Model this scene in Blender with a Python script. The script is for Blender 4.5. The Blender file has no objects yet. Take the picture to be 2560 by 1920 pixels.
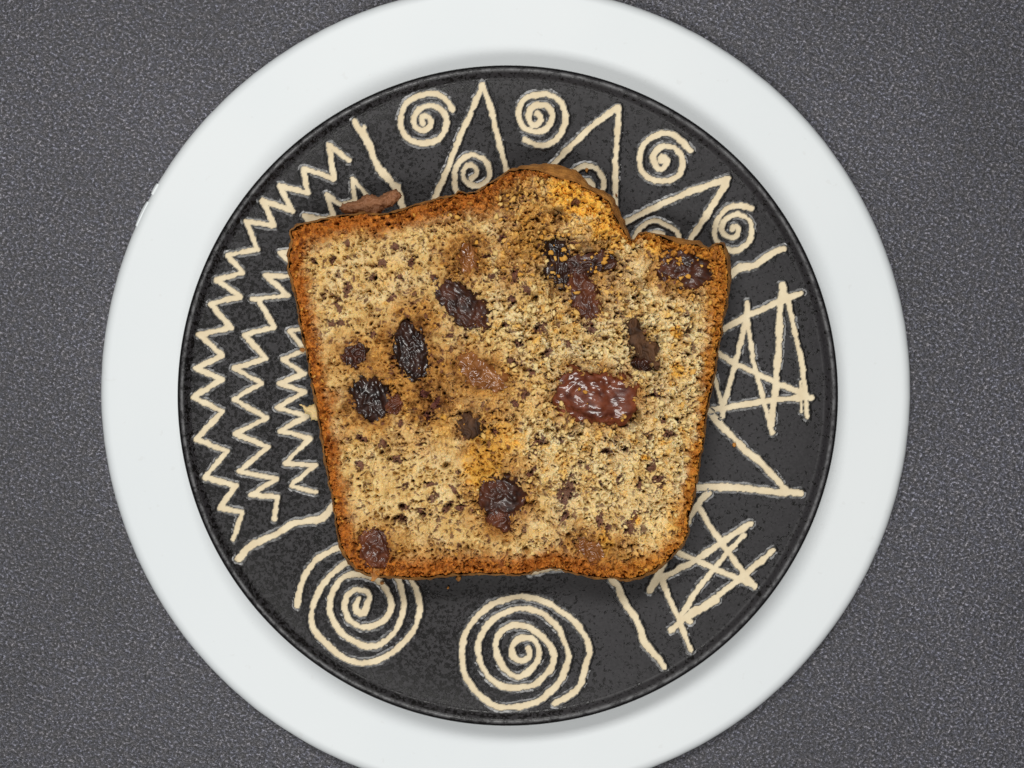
import bpy, bmesh, math, random
import numpy as np
from mathutils import Vector, noise as mn, kdtree

# ------------------------------------------------------------------ camera, light, exposure
scene = bpy.context.scene
COL = scene.collection
CAM_H = 0.42                     # lens height above the worktop (m)
TAN = 0.3279                     # half-width of the view at 1 m
cam_d = bpy.data.cameras.new('camera')
cam_d.sensor_width = 36.0
cam_d.lens = 18.0 / TAN
cam_d.clip_start = 0.02
cam_d.clip_end = 50.0
cam = bpy.data.objects.new('camera', cam_d)
cam.location = (0, 0, CAM_H)
COL.objects.link(cam)
scene.camera = cam

world = bpy.data.worlds.new('World')
scene.world = world
world.use_nodes = True
bgn = world.node_tree.nodes['Background']
bgn.inputs['Color'].default_value = (0.93, 0.96, 1.0, 1)
bgn.inputs['Strength'].default_value = 0.065

def area(name, loc, sx, sy, power, color):
    l = bpy.data.lights.new(name, 'AREA')
    l.shape = 'RECTANGLE'; l.size = sx; l.size_y = sy
    l.energy = power; l.color = color
    o = bpy.data.objects.new(name, l)
    o.location = loc
    d = Vector((0, 0, 0.02)) - Vector(loc)
    o.rotation_euler = d.to_track_quat('-Z', 'Y').to_euler()
    COL.objects.link(o)
area('ceiling_lamp_front', (-0.11, -0.47, 1.10), 0.60, 0.19, 7.4, (1.0, 0.985, 0.955))
area('ceiling_lamp_back',  (-0.11,  0.45, 1.10), 0.60, 0.19, 9.3, (1.0, 0.985, 0.955))

scene.view_settings.view_transform = 'Standard'
scene.view_settings.look = 'None'
scene.view_settings.exposure = 0.0
scene.view_settings.gamma = 1.0
scene.view_settings.use_curve_mapping = False

# ------------------------------------------------------------------ helpers
def S(z):                        # metres per photo pixel (2560 wide) at height z
    return (CAM_H - z) * TAN / 1280.0
def W(px, py, z):
    s = S(z)
    return ((px - 1280.0) * s, (960.0 - py) * s)

def tag(o, label=None, cat=None, group=None, kind=None):
    if label: o['label'] = label
    if cat: o['category'] = cat
    if group: o['group'] = group
    if kind: o['kind'] = kind
    return o
def link(name, me, mat, parent=None):
    o = bpy.data.objects.new(name, me)
    COL.objects.link(o)
    if mat: me.materials.append(mat)
    if parent: o.parent = parent
    return o
def empty(name, loc=(0, 0, 0)):
    o = bpy.data.objects.new(name, None)
    o.empty_display_size = 0.01
    COL.objects.link(o)
    return o
def mesh_np(name, co, faces, smooth=True, attrs=None):
    """co Nx3, faces Mx4 or Mx3 int arrays"""
    me = bpy.data.meshes.new(name)
    co = np.ascontiguousarray(co, dtype=np.float32)
    faces = np.ascontiguousarray(faces, dtype=np.int32)
    k = faces.shape[1]
    me.vertices.add(len(co)); me.vertices.foreach_set('co', co.ravel())
    me.loops.add(faces.size); me.loops.foreach_set('vertex_index', faces.ravel())
    me.polygons.add(len(faces))
    me.polygons.foreach_set('loop_start', np.arange(0, faces.size, k, dtype=np.int32))
    me.polygons.foreach_set('use_smooth', np.full(len(faces), smooth, dtype=bool))
    for an, av in (attrs or {}).items():
        a = me.attributes.new(an, 'FLOAT', 'POINT')
        a.data.foreach_set('value', np.ascontiguousarray(av, dtype=np.float32))
    me.update(calc_edges=True)
    me.validate()
    return me

_rng = np.random.default_rng(7)
_perm = _rng.permutation(4096)
_gx = np.cos(np.linspace(0, 2*np.pi, 4096, endpoint=False)); _gy = np.sin(np.linspace(0, 2*np.pi, 4096, endpoint=False))
_rv = _rng.random(4096)
def _h(i, j, s):
    return _perm[(_perm[(_perm[(i + s*131) & 4095] + j) & 4095] + s*17) & 4095]
def gn(x, y, s=0):               # 2D gradient noise, about -0.7..0.7
    xi = np.floor(x).astype(np.int64); yi = np.floor(y).astype(np.int64)
    fx = x - xi; fy = y - yi
    u = fx*fx*fx*(fx*(fx*6-15)+10); v = fy*fy*fy*(fy*(fy*6-15)+10)
    def g(a, b):
        h = _h(xi+a, yi+b, s)
        return _gx[h]*(fx-a) + _gy[h]*(fy-b)
    a = g(0,0); b = g(1,0); c = g(0,1); d = g(1,1)
    return (a + u*(b-a)) + v*((c + u*(d-c)) - (a + u*(b-a)))
def fbm(x, y, s=0, o=4):
    r = 0; a = 1.0; f = 1.0
    for k in range(o):
        r = r + a*gn(x*f, y*f, s+k); a *= 0.5; f *= 2.03
    return r
def sst(a, b, x):
    t = np.clip((x-a)/(b-a), 0, 1)
    return t*t*(3-2*t)
def pores(x, y, cell, rmin, rmax, prob, s, aniso=0.5):
    """0..1 pit depth field of scattered irregular elliptical pits"""
    gx = x/cell; gy = y/cell
    xi = np.floor(gx).astype(np.int64); yi = np.floor(gy).astype(np.int64)
    out = np.zeros_like(x)
    for a in (-1, 0, 1):
        for b in (-1, 0, 1):
            h = _h(xi+a, yi+b, s)
            px = xi+a+0.1+0.8*_rv[h]; py = yi+b+0.1+0.8*_rv[(h*7+11) & 4095]
            r = (rmin+(rmax-rmin)*_rv[(h*3+5) & 4095]**1.6)/cell
            on = _rv[(h*13+3) & 4095] < prob
            an = _rv[(h*5+9) & 4095]*np.pi
            st = 1+aniso*_rv[(h*11+1) & 4095]*1.6
            dx = gx-px; dy = gy-py
            e = np.sqrt(((dx*np.cos(an)+dy*np.sin(an))/st)**2 + (-dx*np.sin(an)+dy*np.cos(an))**2)/r
            dep = (1-sst(0.45, 1.15, e))*(0.55+0.45*_rv[(h*17+2) & 4095])*on
            out = np.maximum(out, dep)
    return out
def worley(x, y, cell, s):
    gx = x/cell; gy = y/cell
    xi = np.floor(gx).astype(np.int64); yi = np.floor(gy).astype(np.int64)
    f1 = np.full(x.shape, 9.0); f2 = np.full(x.shape, 9.0); idr = np.zeros(x.shape)
    for a in (-1, 0, 1):
        for b in (-1, 0, 1):
            h = _h(xi+a, yi+b, s)
            d = np.hypot(gx-(xi+a+_rv[h]), gy-(yi+b+_rv[(h*7+11) & 4095]))
            nr = d < f1
            f2 = np.where(nr, f1, np.minimum(f2, d))
            idr = np.where(nr, _rv[(h*3+1) & 4095], idr)
            f1 = np.where(nr, d, f1)
    return f1, f2, idr
def poly_sdf(x, y, P):
    """positive inside"""
    P = np.asarray(P); d2 = np.full(x.shape, 1e9); ins = np.zeros(x.shape, bool)
    n = len(P)
    for i in range(n):
        ax, ay = P[i]; bx, by = P[(i+1) % n]
        ex, ey = bx-ax, by-ay; l2 = ex*ex+ey*ey+1e-12
        t = np.clip(((x-ax)*ex+(y-ay)*ey)/l2, 0, 1)
        d2 = np.minimum(d2, (x-ax-t*ex)**2+(y-ay-t*ey)**2)
        c = ((ay > y) != (by > y))
        xc = ax+(y-ay)*ex/(ey if abs(ey) > 1e-12 else 1e-12)
        ins ^= (c & (x < xc))
    return np.sqrt(d2)*np.where(ins, 1, -1)
def line_dist(x, y, P):
    d2 = np.full(x.shape, 1e9)
    for i in range(len(P)-1):
        ax, ay = P[i]; bx, by = P[i+1]
        ex, ey = bx-ax, by-ay; l2 = ex*ex+ey*ey+1e-12
        t = np.clip(((x-ax)*ex+(y-ay)*ey)/l2, 0, 1)
        d2 = np.minimum(d2, (x-ax-t*ex)**2+(y-ay-t*ey)**2)
    return np.sqrt(d2)
def catmull(P, n=5):
    P = [np.array(p, float) for p in P]
    if len(P) < 3: return P
    Q = [2*P[0]-P[1]]+P+[2*P[-1]-P[-2]]
    out = []
    for i in range(1, len(Q)-2):
        for k in range(n):
            t = k/n
            a, b, c, d = Q[i-1], Q[i], Q[i+1], Q[i+2]
            out.append(0.5*((2*b)+(c-a)*t+(2*a-5*b+4*c-d)*t*t+(3*b-a-3*c+d)*t**3))
    out.append(P[-1])
    return out
def resample_closed(P, step):
    P = np.asarray(P, float); Q = np.vstack([P, P[:1]])
    L = np.concatenate([[0], np.cumsum(np.hypot(*np.diff(Q[:, :2], axis=0).T))])
    n = int(L[-1]/step)
    t = np.linspace(0, L[-1], n, endpoint=False)
    return np.stack([np.interp(t, L, Q[:, k]) for k in range(Q.shape[1])], 1)

def grid_faces(mask):
    """mask ny x nx of kept vertices -> (index map, faces)"""
    c = mask[:-1, :-1] & mask[1:, :-1] & mask[:-1, 1:] & mask[1:, 1:]
    used = np.zeros_like(mask)
    used[:-1, :-1] |= c; used[1:, :-1] |= c; used[:-1, 1:] |= c; used[1:, 1:] |= c
    idx = -np.ones(mask.shape, dtype=np.int64); idx[used] = np.arange(used.sum())
    j, i = np.nonzero(c)
    f = np.stack([idx[j, i], idx[j, i+1], idx[j+1, i+1], idx[j+1, i]], 1)
    return used, f

# ------------------------------------------------------------------ node helpers
class NT:
    def __init__(s, name):
        s.m = bpy.data.materials.new(name); s.m.use_nodes = True
        s.t = s.m.node_tree; s.n = s.t.nodes; s.l = s.t.links
        s.bsdf = s.n['Principled BSDF']
        s.co = s.n.new('ShaderNodeTexCoord').outputs['Object']
    def set(s, **k):
        for a, b in k.items():
            inp = s.bsdf.inputs[a.replace('_', ' ')]
            if hasattr(b, 'is_output'): s.l.new(b, inp)
            else: inp.default_value = b
    def noise(s, scale, detail=3, rough=0.55, dist=0.0, vec=None):
        n = s.n.new('ShaderNodeTexNoise'); n.inputs['Scale'].default_value = scale
        n.inputs['Detail'].default_value = detail; n.inputs['Roughness'].default_value = rough
        n.inputs['Distortion'].default_value = dist
        s.l.new(vec or s.co, n.inputs['Vector']); return n.outputs['Fac']
    def vor(s, scale, feature='F1', vec=None):
        n = s.n.new('ShaderNodeTexVoronoi'); n.feature = feature; n.inputs['Scale'].default_value = scale
        s.l.new(vec or s.co, n.inputs['Vector']); return n
    def ramp(s, fac, stops):
        n = s.n.new('ShaderNodeValToRGB'); e = n.color_ramp.elements
        while len(e) < len(stops): e.new(0.5)
        for el, (p, c) in zip(e, stops):
            el.position = p; el.color = (c, c, c, 1) if isinstance(c, (int, float)) else (*c, 1)
        s.l.new(fac, n.inputs['Fac']); return n.outputs['Color']
    def mix(s, fac, a, b, mode='MIX'):
        n = s.n.new('ShaderNodeMix'); n.data_type = 'RGBA'; n.blend_type = mode
        for v, i in ((fac, n.inputs[0]), (a, n.inputs[6]), (b, n.inputs[7])):
            if hasattr(v, 'is_output'): s.l.new(v, i)
            else: i.default_value = v if isinstance(v, (int, float)) else (*v, 1)
        return n.outputs[2]
    def math(s, op, a, b=0.5, c=None):
        n = s.n.new('ShaderNodeMath'); n.operation = op
        for v, i in ((a, 0), (b, 1), (c, 2)):
            if v is None: continue
            if hasattr(v, 'is_output'): s.l.new(v, n.inputs[i])
            else: n.inputs[i].default_value = v
        return n.outputs[0]
    def attr(s, name):
        n = s.n.new('ShaderNodeAttribute'); n.attribute_name = name; return n.outputs['Fac']
    def bump(s, h, strength, dist, normal=None):
        n = s.n.new('ShaderNodeBump'); n.inputs['Strength'].default_value = strength
        n.inputs['Distance'].default_value = dist
        s.l.new(h, n.inputs['Height'])
        if normal: s.l.new(normal, n.inputs['Normal'])
        return n.outputs['Normal']
    def mapping(s, scale=(1,1,1), rot=(0,0,0)):
        n = s.n.new('ShaderNodeMapping'); n.inputs['Scale'].default_value = scale; n.inputs['Rotation'].default_value = rot
        s.l.new(s.co, n.inputs['Vector']); return n.outputs['Vector']

# ------------------------------------------------------------------ materials
def mat_counter():
    m = NT('speckled_worktop')
    v = m.mapping((1.0, 1.22, 1), (0, 0, math.radians(28)))
    a = m.noise(1180, 2.5, 0.65, 0.0, v)
    b = m.noise(2500, 2, 0.6, 0, v)
    f = m.math('ADD', m.math('MULTIPLY', a, 0.62), m.math('MULTIPLY', b, 0.38))
    c = m.ramp(f, [(0.38, (0.005, 0.005, 0.0065)), (0.47, (0.024, 0.0235, 0.029)), (0.55, (0.077, 0.076, 0.090)), (0.64, (0.38, 0.37, 0.41))])
    tint = m.mix(m.ramp(m.noise(420, 2), [(0.4, 0.0), (0.62, 1.0)]), (0.88, 0.91, 1.03), (0.98, 0.96, 0.96))
    wear = m.ramp(m.noise(11, 5, 0.65), [(0.32, 0.66), (0.68, 1.15)])
    c = m.mix(1.0, c, wear, 'MULTIPLY')
    m.set(Base_Color=m.mix(1.0, c, tint, 'MULTIPLY'), Roughness=0.40, Normal=m.bump(f, 0.75, 0.0007))
    m.bsdf.inputs['Specular IOR Level'].default_value = 0.55
    return m.m
def mat_white():
    m = NT('white_satin_glaze')
    n1 = m.noise(14, 3); n2 = m.noise(900, 2)
    c = m.mix(m.ramp(n1, [(0.35, 0.0), (0.7, 1.0)]), (0.68, 0.718, 0.738), (0.71, 0.742, 0.756))
    sp = m.ramp(m.noise(330, 2, 0.6), [(0.27, 1.0), (0.31, 0.0)])
    c = m.mix(m.math('MULTIPLY', sp, 0.12), c, (0.5, 0.49, 0.46))
    m.set(Base_Color=c, Roughness=0.5, Normal=m.bump(n2, 0.08, 0.0002))
    m.bsdf.inputs['Specular IOR Level'].default_value = 0.4
    return m.m
def mat_black():
    m = NT('black_stoneware_glaze')
    fine = m.noise(1500, 2.5, 0.6)
    med = m.noise(880, 3, 0.65)
    big = m.noise(38, 3)
    sp = m.attr('pitting')
    thr = m.math('ADD', m.math('MULTIPLY', med, 0.6), m.math('MULTIPLY', fine, 0.4))
    k = m.math('SUBTRACT', thr, m.math('MULTIPLY', sp, 0.145))
    pit = m.ramp(k, [(0.335, 1.0), (0.375, 0.0)])
    base = m.mix(m.ramp(big, [(0.35, 0.0), (0.68, 1.0)]), (0.0105, 0.0095, 0.0108), (0.0185, 0.0170, 0.0192))
    base = m.mix(m.ramp(fine, [(0.42, 0.0), (0.72, 0.55)]), base, (0.034, 0.032, 0.035))
    c = m.mix(pit, base, (0.0035, 0.0030, 0.0030))
    rim_highlight = m.math('MULTIPLY', m.attr('rim_highlight'), m.ramp(m.noise(420, 4, 0.7), [(0.40, 0.15), (0.58, 1.0)]))
    c = m.mix(m.math('MULTIPLY', rim_highlight, 0.7), c, (0.22, 0.22, 0.225))  # broken rim highlight mixed into the glaze colour as pale grey
    scr = m.ramp(m.noise(700, 1, 0.5, 0, m.mapping((0.05, 1, 1), (0, 0, math.radians(83)))), [(0.79, 0.0), (0.82, 1.0)])
    c = m.mix(m.math('MULTIPLY', scr, 0.25), c, (0.25, 0.25, 0.25))
    m.set(Base_Color=c, Roughness=m.math('ADD', 0.46, m.math('MULTIPLY', pit, -0.16)),
          Normal=m.bump(m.math('SUBTRACT', m.math('MULTIPLY', fine, 0.35), pit), 0.35, 0.00018))
    m.bsdf.inputs['Specular IOR Level'].default_value = 0.27
    return m.m
def mat_carved():
    m = NT('carved_cream_line')
    cr = m.attr('cream'); bu = m.attr('burr')
    n = m.noise(260, 3); f = m.noise(1500, 2)
    cream = m.mix(m.ramp(n, [(0.35, 0.0), (0.68, 1.0)]), (0.66, 0.545, 0.355), (0.74, 0.635, 0.435))
    dark = m.mix(m.ramp(f, [(0.45, 0.0), (0.7, 1.0)]), (0.0045, 0.004, 0.004), (0.013, 0.0125, 0.013))
    froth = m.ramp(m.math('MULTIPLY', m.noise(1300, 2.5, 0.7), bu), [(0.40, 0.0), (0.54, 1.0)])
    d2 = m.mix(froth, dark, (0.24, 0.24, 0.24))
    m.set(Base_Color=m.mix(cr, d2, cream), Roughness=m.mix(cr, (0.33,)*3, (0.62,)*3), Normal=m.bump(f, 0.2, 0.00012))
    return m.m
def mat_crumb():
    m = NT('banana_bread_crumb')
    crust = m.attr('crust'); stain = m.attr('stain'); fleck = m.attr('fleck'); golden = m.attr('golden'); pale = m.attr('pale')
    n1 = m.noise(300, 4, 0.65); n2 = m.noise(900, 3, 0.6); n3 = m.noise(110, 3)
    c = m.mix(m.ramp(n1, [(0.33, 0.0), (0.68, 1.0)]), (0.54, 0.338, 0.112), (0.755, 0.563, 0.250))
    c = m.mix(pale, c, (0.80, 0.665, 0.375))
    c = m.mix(m.ramp(m.noise(150, 3, 0.6), [(0.48, 0.0), (0.68, 0.4)]), c, (0.56, 0.43, 0.27))
    c = m.mix(m.math('MULTIPLY', golden, 0.9), c, (0.80, 0.43, 0.055))
    stain = m.math('SUBTRACT', stain, m.math('MULTIPLY', golden, 0.45))
    stain = m.math('MAXIMUM', stain, 0.0)
    am = m.mix(m.ramp(n1, [(0.35, 0.0), (0.66, 1.0)]), (0.25, 0.090, 0.016), (0.60, 0.31, 0.068))
    c = m.mix(stain, c, am)
    jam = m.attr('jam')
    c = m.mix(jam, c, m.mix(m.ramp(n1, [(0.36, 0.0), (0.64, 1.0)]), (0.060, 0.018, 0.006), (0.27, 0.105, 0.025)))
    cc = m.mix(m.ramp(n2, [(0.36, 0.0), (0.64, 1.0)]), (0.125, 0.029, 0.006), (0.57, 0.205, 0.030))
    cc = m.mix(m.ramp(n3, [(0.4, 0.0), (0.65, 0.7)]), cc, (0.40, 0.125, 0.018))
    cc = m.mix(m.attr('goldcrust'), cc, m.mix(n2, (0.34, 0.11, 0.014), (0.74, 0.35, 0.055)))
    c = m.mix(crust, c, cc)
    c = m.mix(fleck, c, m.mix(n2, (0.040, 0.011, 0.012), (0.17, 0.058, 0.050)))
    m.set(Base_Color=c, Roughness=0.72, Normal=m.bump(n2, 0.5, 0.0003))
    m.bsdf.inputs['Subsurface Weight'].default_value = 0.24
    m.bsdf.inputs['Subsurface Radius'].default_value = (1.0, 0.42, 0.12)
    m.bsdf.inputs['Subsurface Scale'].default_value = 0.00055
    m.bsdf.inputs['Specular IOR Level'].default_value = 0.12
    return m.m
def mat_crust(name='baked_crust', a=(0.19, 0.060, 0.012), b=(0.58, 0.26, 0.055)):
    m = NT(name)
    n1 = m.noise(420, 4, 0.65); n2 = m.noise(80, 3)
    c = m.mix(m.ramp(n1, [(0.33, 0.0), (0.68, 1.0)]), a, b)
    c = m.mix(m.ramp(n2, [(0.38, 0.0), (0.66, 0.65)]), c, tuple(0.5*x+0.5*y for x, y in zip(a, b)))
    m.set(Base_Color=c, Roughness=0.62, Normal=m.bump(n1, 1.0, 0.0007))
    m.bsdf.inputs['Specular IOR Level'].default_value = 0.35
    return m.m
def mat_raisin(name, a, b, rough=0.22, coat=0.4):
    m = NT(name)
    n1 = m.noise(330, 3, 0.6); n2 = m.noise(1100, 2)
    m.set(Base_Color=m.mix(m.ramp(n1, [(0.35, 0.0), (0.68, 1.0)]), a, b),
          Roughness=m.ramp(n1, [(0.3, rough), (0.7, rough+0.16)]), Normal=m.bump(n2, 0.12, 0.0002))
    m.bsdf.inputs['Coat Weight'].default_value = coat
    m.bsdf.inputs['Coat Roughness'].default_value = 0.10
    m.bsdf.inputs['Specular IOR Level'].default_value = 0.28
    return m.m
def mat_flake():
    m = NT('loose_crumb')
    a = m.attr('tone'); n1 = m.noise(600, 3)
    c = m.ramp(a, [(0.0, (0.33, 0.12, 0.02)), (0.35, (0.64, 0.33, 0.055)), (0.6, (0.74, 0.53, 0.20)), (1.0, (0.82, 0.68, 0.36))])
    m.set(Base_Color=m.mix(m.math('MULTIPLY', n1, 0.5), c, m.mix(1.0, c, (0.75, 0.6, 0.42), 'MULTIPLY')), Roughness=0.75, Normal=m.bump(n1, 0.4, 0.0002))
    m.bsdf.inputs['Specular IOR Level'].default_value = 0.25
    return m.m
M_COUNTER, M_WHITE, M_BLACK, M_CARVED = mat_counter(), mat_white(), mat_black(), mat_carved()
M_CRUMB, M_CRUST, M_FLAKE = mat_crumb(), mat_crust(), mat_flake()
M_SHARD = mat_crust('dry_crust_flake', (0.13, 0.048, 0.020), (0.34, 0.155, 0.07))
R_BLACK = mat_raisin('raisin_black', (0.007, 0.0025, 0.0018), (0.034, 0.011, 0.006), 0.36, 0.35)
R_DARK = mat_raisin('raisin_dark', (0.018, 0.0055, 0.003), (0.075, 0.020, 0.008), 0.42, 0.25)
R_BROWN = mat_raisin('raisin_brown', (0.045, 0.011, 0.005), (0.14, 0.040, 0.015), 0.42, 0.25)
R_RED = mat_raisin('raisin_red', (0.060, 0.011, 0.004), (0.19, 0.046, 0.017), 0.34, 0.5)
R_AMBER = mat_raisin('raisin_amber', (0.15, 0.050, 0.012), (0.32, 0.13, 0.04), 0.25, 0.4)
R_DULL = mat_raisin('raisin_dull', (0.026, 0.011, 0.005), (0.11, 0.050, 0.022), 0.6, 0.0)

# ------------------------------------------------------------------ worktop
bm = bmesh.new()
bmesh.ops.create_grid(bm, x_segments=8, y_segments=8, size=0.6)
me = bpy.data.meshes.new('worktop'); bm.to_mesh(me); bm.free()
tag(link('worktop', me, M_COUNTER), kind='structure', label='dark grey speckled laminate worktop')

# ------------------------------------------------------------------ revolved shapes
def revolve(prof, nseg, cx, cy, wob=None):
    prof = np.array(prof); n = len(prof)
    th = np.linspace(0, 2*np.pi, nseg, endpoint=False)
    R = prof[:, 0][None, :]; Z = prof[:, 1][None, :]
    rr = R*np.ones((nseg, 1)); zz = Z*np.ones((nseg, 1))
    if wob is not None: rr, zz = wob(th[:, None], rr, zz)
    co = np.stack([cx+rr*np.cos(th)[:, None], cy+rr*np.sin(th)[:, None], zz], 2).reshape(-1, 3)
    i = np.arange(nseg)[:, None]; j = np.arange(n-1)[None, :]
    a = i*n+j; b = ((i+1) % nseg)*n+j
    f = np.stack([a, b, b+1, a+1], 2).reshape(-1, 4)   # normals checked later
    return co, f

# white charger: flat round board with rounded edge
ZW = 0.0085
cxw, cyw = W(1264, 976, 0.005)
RW = 1010*S(0.005)
prof = [(0.0005, ZW), (0.03, ZW), (0.06, ZW), (0.08, ZW), (RW-0.012, ZW), (RW-0.006, ZW-0.0001)]
for k in range(0, 11):
    a = math.pi/2*(1-k/10)
    prof.append((RW-0.0030+0.0030*math.cos(a), ZW-0.0034+0.0033*math.sin(a)))
prof += [(RW, 0.003), (RW-0.0006, 0.0012), (RW-0.002, 0.0004), (RW-0.03, 0.0003), (0.0005, 0.0003)]
def wob(th, r, z):
    big = r > 0.09
    t = th.ravel()
    w = 0.00020*np.array([mn.noise(Vector((math.cos(a)*2.2, math.sin(a)*2.2, 3))) for a in t])[:, None]
    w2 = 0.00007*np.array([mn.noise(Vector((math.cos(a)*30, math.sin(a)*30, 3))) for a in t])[:, None]
    return r+np.where(big, w+w2, 0), z
co, f = revolve(prof, 400, cxw, cyw, wob)
charger = empty('charger_plate')
tag(charger, 'wide plain white round charger lying flat under the black plate', 'charger')
me = mesh_np('charger_body', co, f[:, ::-1] if True else f)
link('body', me, M_WHITE, charger)
# small lifted glaze burrs on the charger's left edge
def burr(a0, a1, out, z0):
    n = 14; bmn = bmesh.new(); rows = []
    for i in range(n):
        t = i/(n-1); a = math.radians(a0+(a1-a0)*t)
        o = out*math.sin(math.pi*min(1, t*1.1+0.02))**0.6*(0.8+0.4*mn.noise(Vector((t*9, a0, 0))))
        row = []
        for r_, z_ in ((RW-0.0014, z0-0.0001), (RW-0.0004, z0+0.0002), (RW+o, z0-0.0006), (RW+o*0.9, z0-0.0012), (RW-0.0014, z0-0.0018)):
            row.append(bmn.verts.new((cxw+r_*math.cos(a), cyw+r_*math.sin(a), z_)))
        rows.append(row)
    for i in range(n-1):
        for j in range(5):
            bmn.faces.new((rows[i][j], rows[i][(j+1) % 5], rows[i+1][(j+1) % 5], rows[i+1][j]))
    bmn.faces.new(rows[0]); bmn.faces.new(rows[-1][::-1])
    bmesh.ops.recalc_face_normals(bmn, faces=bmn.faces)
    m_ = bpy.data.meshes.new('edge_burr'); bmn.to_mesh(m_); bmn.free()
    link('edge_burr', m_, M_WHITE, charger)
burr(149.3, 151.0, 0.00018, ZW-0.0012)
burr(152.2, 156.0, 0.00022, ZW-0.0014)

# black carved plate (shallow coupe on a foot)
ZR = 0.0225                      # rim height
ZF = 0.0185                      # floor of the plate
cxb, cyb = W(1269.5, 989, ZR)
RB = 829.0*S(ZR)
def plate_z(r):
    """height of the upper glaze surface (numpy)"""
    r = np.asarray(r, float)
    z = ZF + 0.0026*sst(0.045, 0.0815, r) + 0.0012*sst(0.0805, 0.0832, r)
    return z
prof = []
for r in list(np.linspace(0.0004, 0.078, 66)) + list(np.linspace(0.0782, RB-0.0016, 30)):
    prof.append((r, float(plate_z(r))))
zt = float(plate_z(RB-0.0016))
for k in range(1, 9):
    a = math.pi/2*(1-k/8)
    prof.append((RB-0.0016+0.0016*math.cos(a), zt-0.0014+0.0014*math.sin(a)))
prof += [(RB-0.0001, zt-0.0020), (RB-0.0014, zt-0.0032), (RB-0.006, zt-0.0055), (0.066, 0.0130), (0.058, 0.0112), (0.0560, 0.0088),
         (0.0545, 0.0086), (0.0525, 0.0088), (0.0515, 0.0120), (0.03, 0.0130), (0.0004, 0.0132)]
NB = 540
co_b, f_b = revolve(prof, NB, cxb, cyb)

# ------------------------------------------------------------------ carved decoration, traced in photo pixels
REG = {'A': (200, 0), 'B': (900, 100), 'C': (1500, 200), 'D': (200, 600), 'E': (1500, 700), 'F': (400, 1200), 'G': (1000, 1320), 'H': (1500, 1200)}
def T(reg, pts):
    ox, oy = REG[reg]
    return [(ox+x/2.765, oy+y/2.765) for x, y in pts]
def P_(pts):
    return [(680+x/3.687, 440+y/3.687) for x, y in pts]
MOTIFS = []                      # (name, label, [(polyline px, width px, smooth)])
z1 = T('A', [(1860,1110),(1720,1000),(1755,1235),(1545,1165),(1575,1335),(1380,1285),(1470,1460),(1265,1385),(1340,1560),(1150,1530)]) + \
     T('D', [(1225,65),(1020,105),(1125,225),(945,275),(1110,390),(905,440),(1045,605),(825,655),(985,800),(800,885),(980,965),(780,1085),(985,1185),(805,1375),(1020,1460),(865,1640)]) + \
     T('F', [(525,40),(415,190),(570,225),(505,410)])
MOTIFS.append(('zigzag_line', 'outermost of the three cream zigzag lines', [(z1, 15.5, 0)]))
z2 = P_([(880,180),(745,30),(760,235),(640,270),(500,175),(570,385),(470,400),(295,370),(345,425)]) + \
     T('D', [(1480,85),(1385,88),(1460,166),(1470,250),(1280,245),(1440,385),(1190,410)])
z2b = T('D', [(1235,415),(1345,605),(1135,655),(1290,820),(1065,885),(1255,990),(1065,1100),(1290,1230),(1075,1340),(1300,1430),(1100,1600),(1360,1650)]) + \
     T('F', [(625,105),(815,115),(790,270)])
MOTIFS.append(('zigzag_line', 'middle of the three cream zigzag lines', [(z2, 14.5, 0), (z2b, 14.5, 0)]))
z3 = T('D', [(1560,540),(1600,600),(1450,630),(1560,760),(1400,825),(1555,925),(1375,990),(1555,1050),(1365,1160),(1570,1215),(1385,1320),(1595,1370),(1415,1545),(1630,1555),(1500,1659)]) + \
     T('F', [(910,40),(1080,85)])
MOTIFS.append(('zigzag_line', 'innermost of the three cream zigzag lines', [(z3, 14, 0)]))
MOTIFS.append(('pale_strip', None, [(T('B', [(-38,570),(-10,613),(30,658),(75,743),(98,823),(140,898),(200,962),(262,1050),(295,1160)]), 20, 1), (T('B', [(30,600),(22,640),(45,680)]), 9, 1), (T('B', [(272,1010),(278,1070)]), 8, 0)]))
MOTIFS.append(('spiral', None, [(T('B', [(640,480),(600,420),(560,385),(490,370),(400,390),(320,440),(285,520),(280,600),(315,660),(370,705),(440,715),(520,700),(580,640),(600,560),(580,500),(530,465),(470,455),(410,480),(375,530),(370,570),(390,610),(440,625),(480,600),(490,560),(470,530),(440,525),(420,550),(435,580)]), 16.5, 1)]))
MOTIFS.append(('triangle', None, [(T('B', [(500,1130),(600,900),(700,650),(850,310),(910,500),(960,700),(1010,900),(1040,1000)]), 16.5, 0)]))
MOTIFS.append(('spiral', None, [(T('B', [(690,1090),(665,1040),(655,980),(660,900),(700,830),(780,795),(860,830),(895,900),(880,970),(830,1005),(760,1000),(715,950),(720,890),(760,865),(800,885),(805,930),(770,955)]), 15, 1)]))
MOTIFS.append(('spiral', None, [(T('B', [(1145,690),(1200,720),(1270,730),(1350,690),(1410,600),(1420,520),(1390,430),(1330,385),(1250,375),(1150,400),(1100,460),(1100,540),(1130,600),(1190,630),(1260,630),(1320,570),(1325,500),(1290,455),(1230,450),(1180,480),(1165,540),(1190,590),(1230,580),(1250,540),(1225,510)]), 17, 1)]))
MOTIFS.append(('triangle', None, [(T('B', [(1250,950),(1345,850),(1450,740),(1600,600),(1785,465),(1780,640),(1765,800),(1765,1150)]), 16.5, 0)]))
MOTIFS.append(('spiral', None, [(T('B', [(1450,940),(1500,890),(1560,870),(1630,890),(1680,960),(1675,1050),(1620,1110),(1540,1100),(1510,1040),(1540,980),(1585,975),(1605,1010)]), 16, 1)]))
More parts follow.
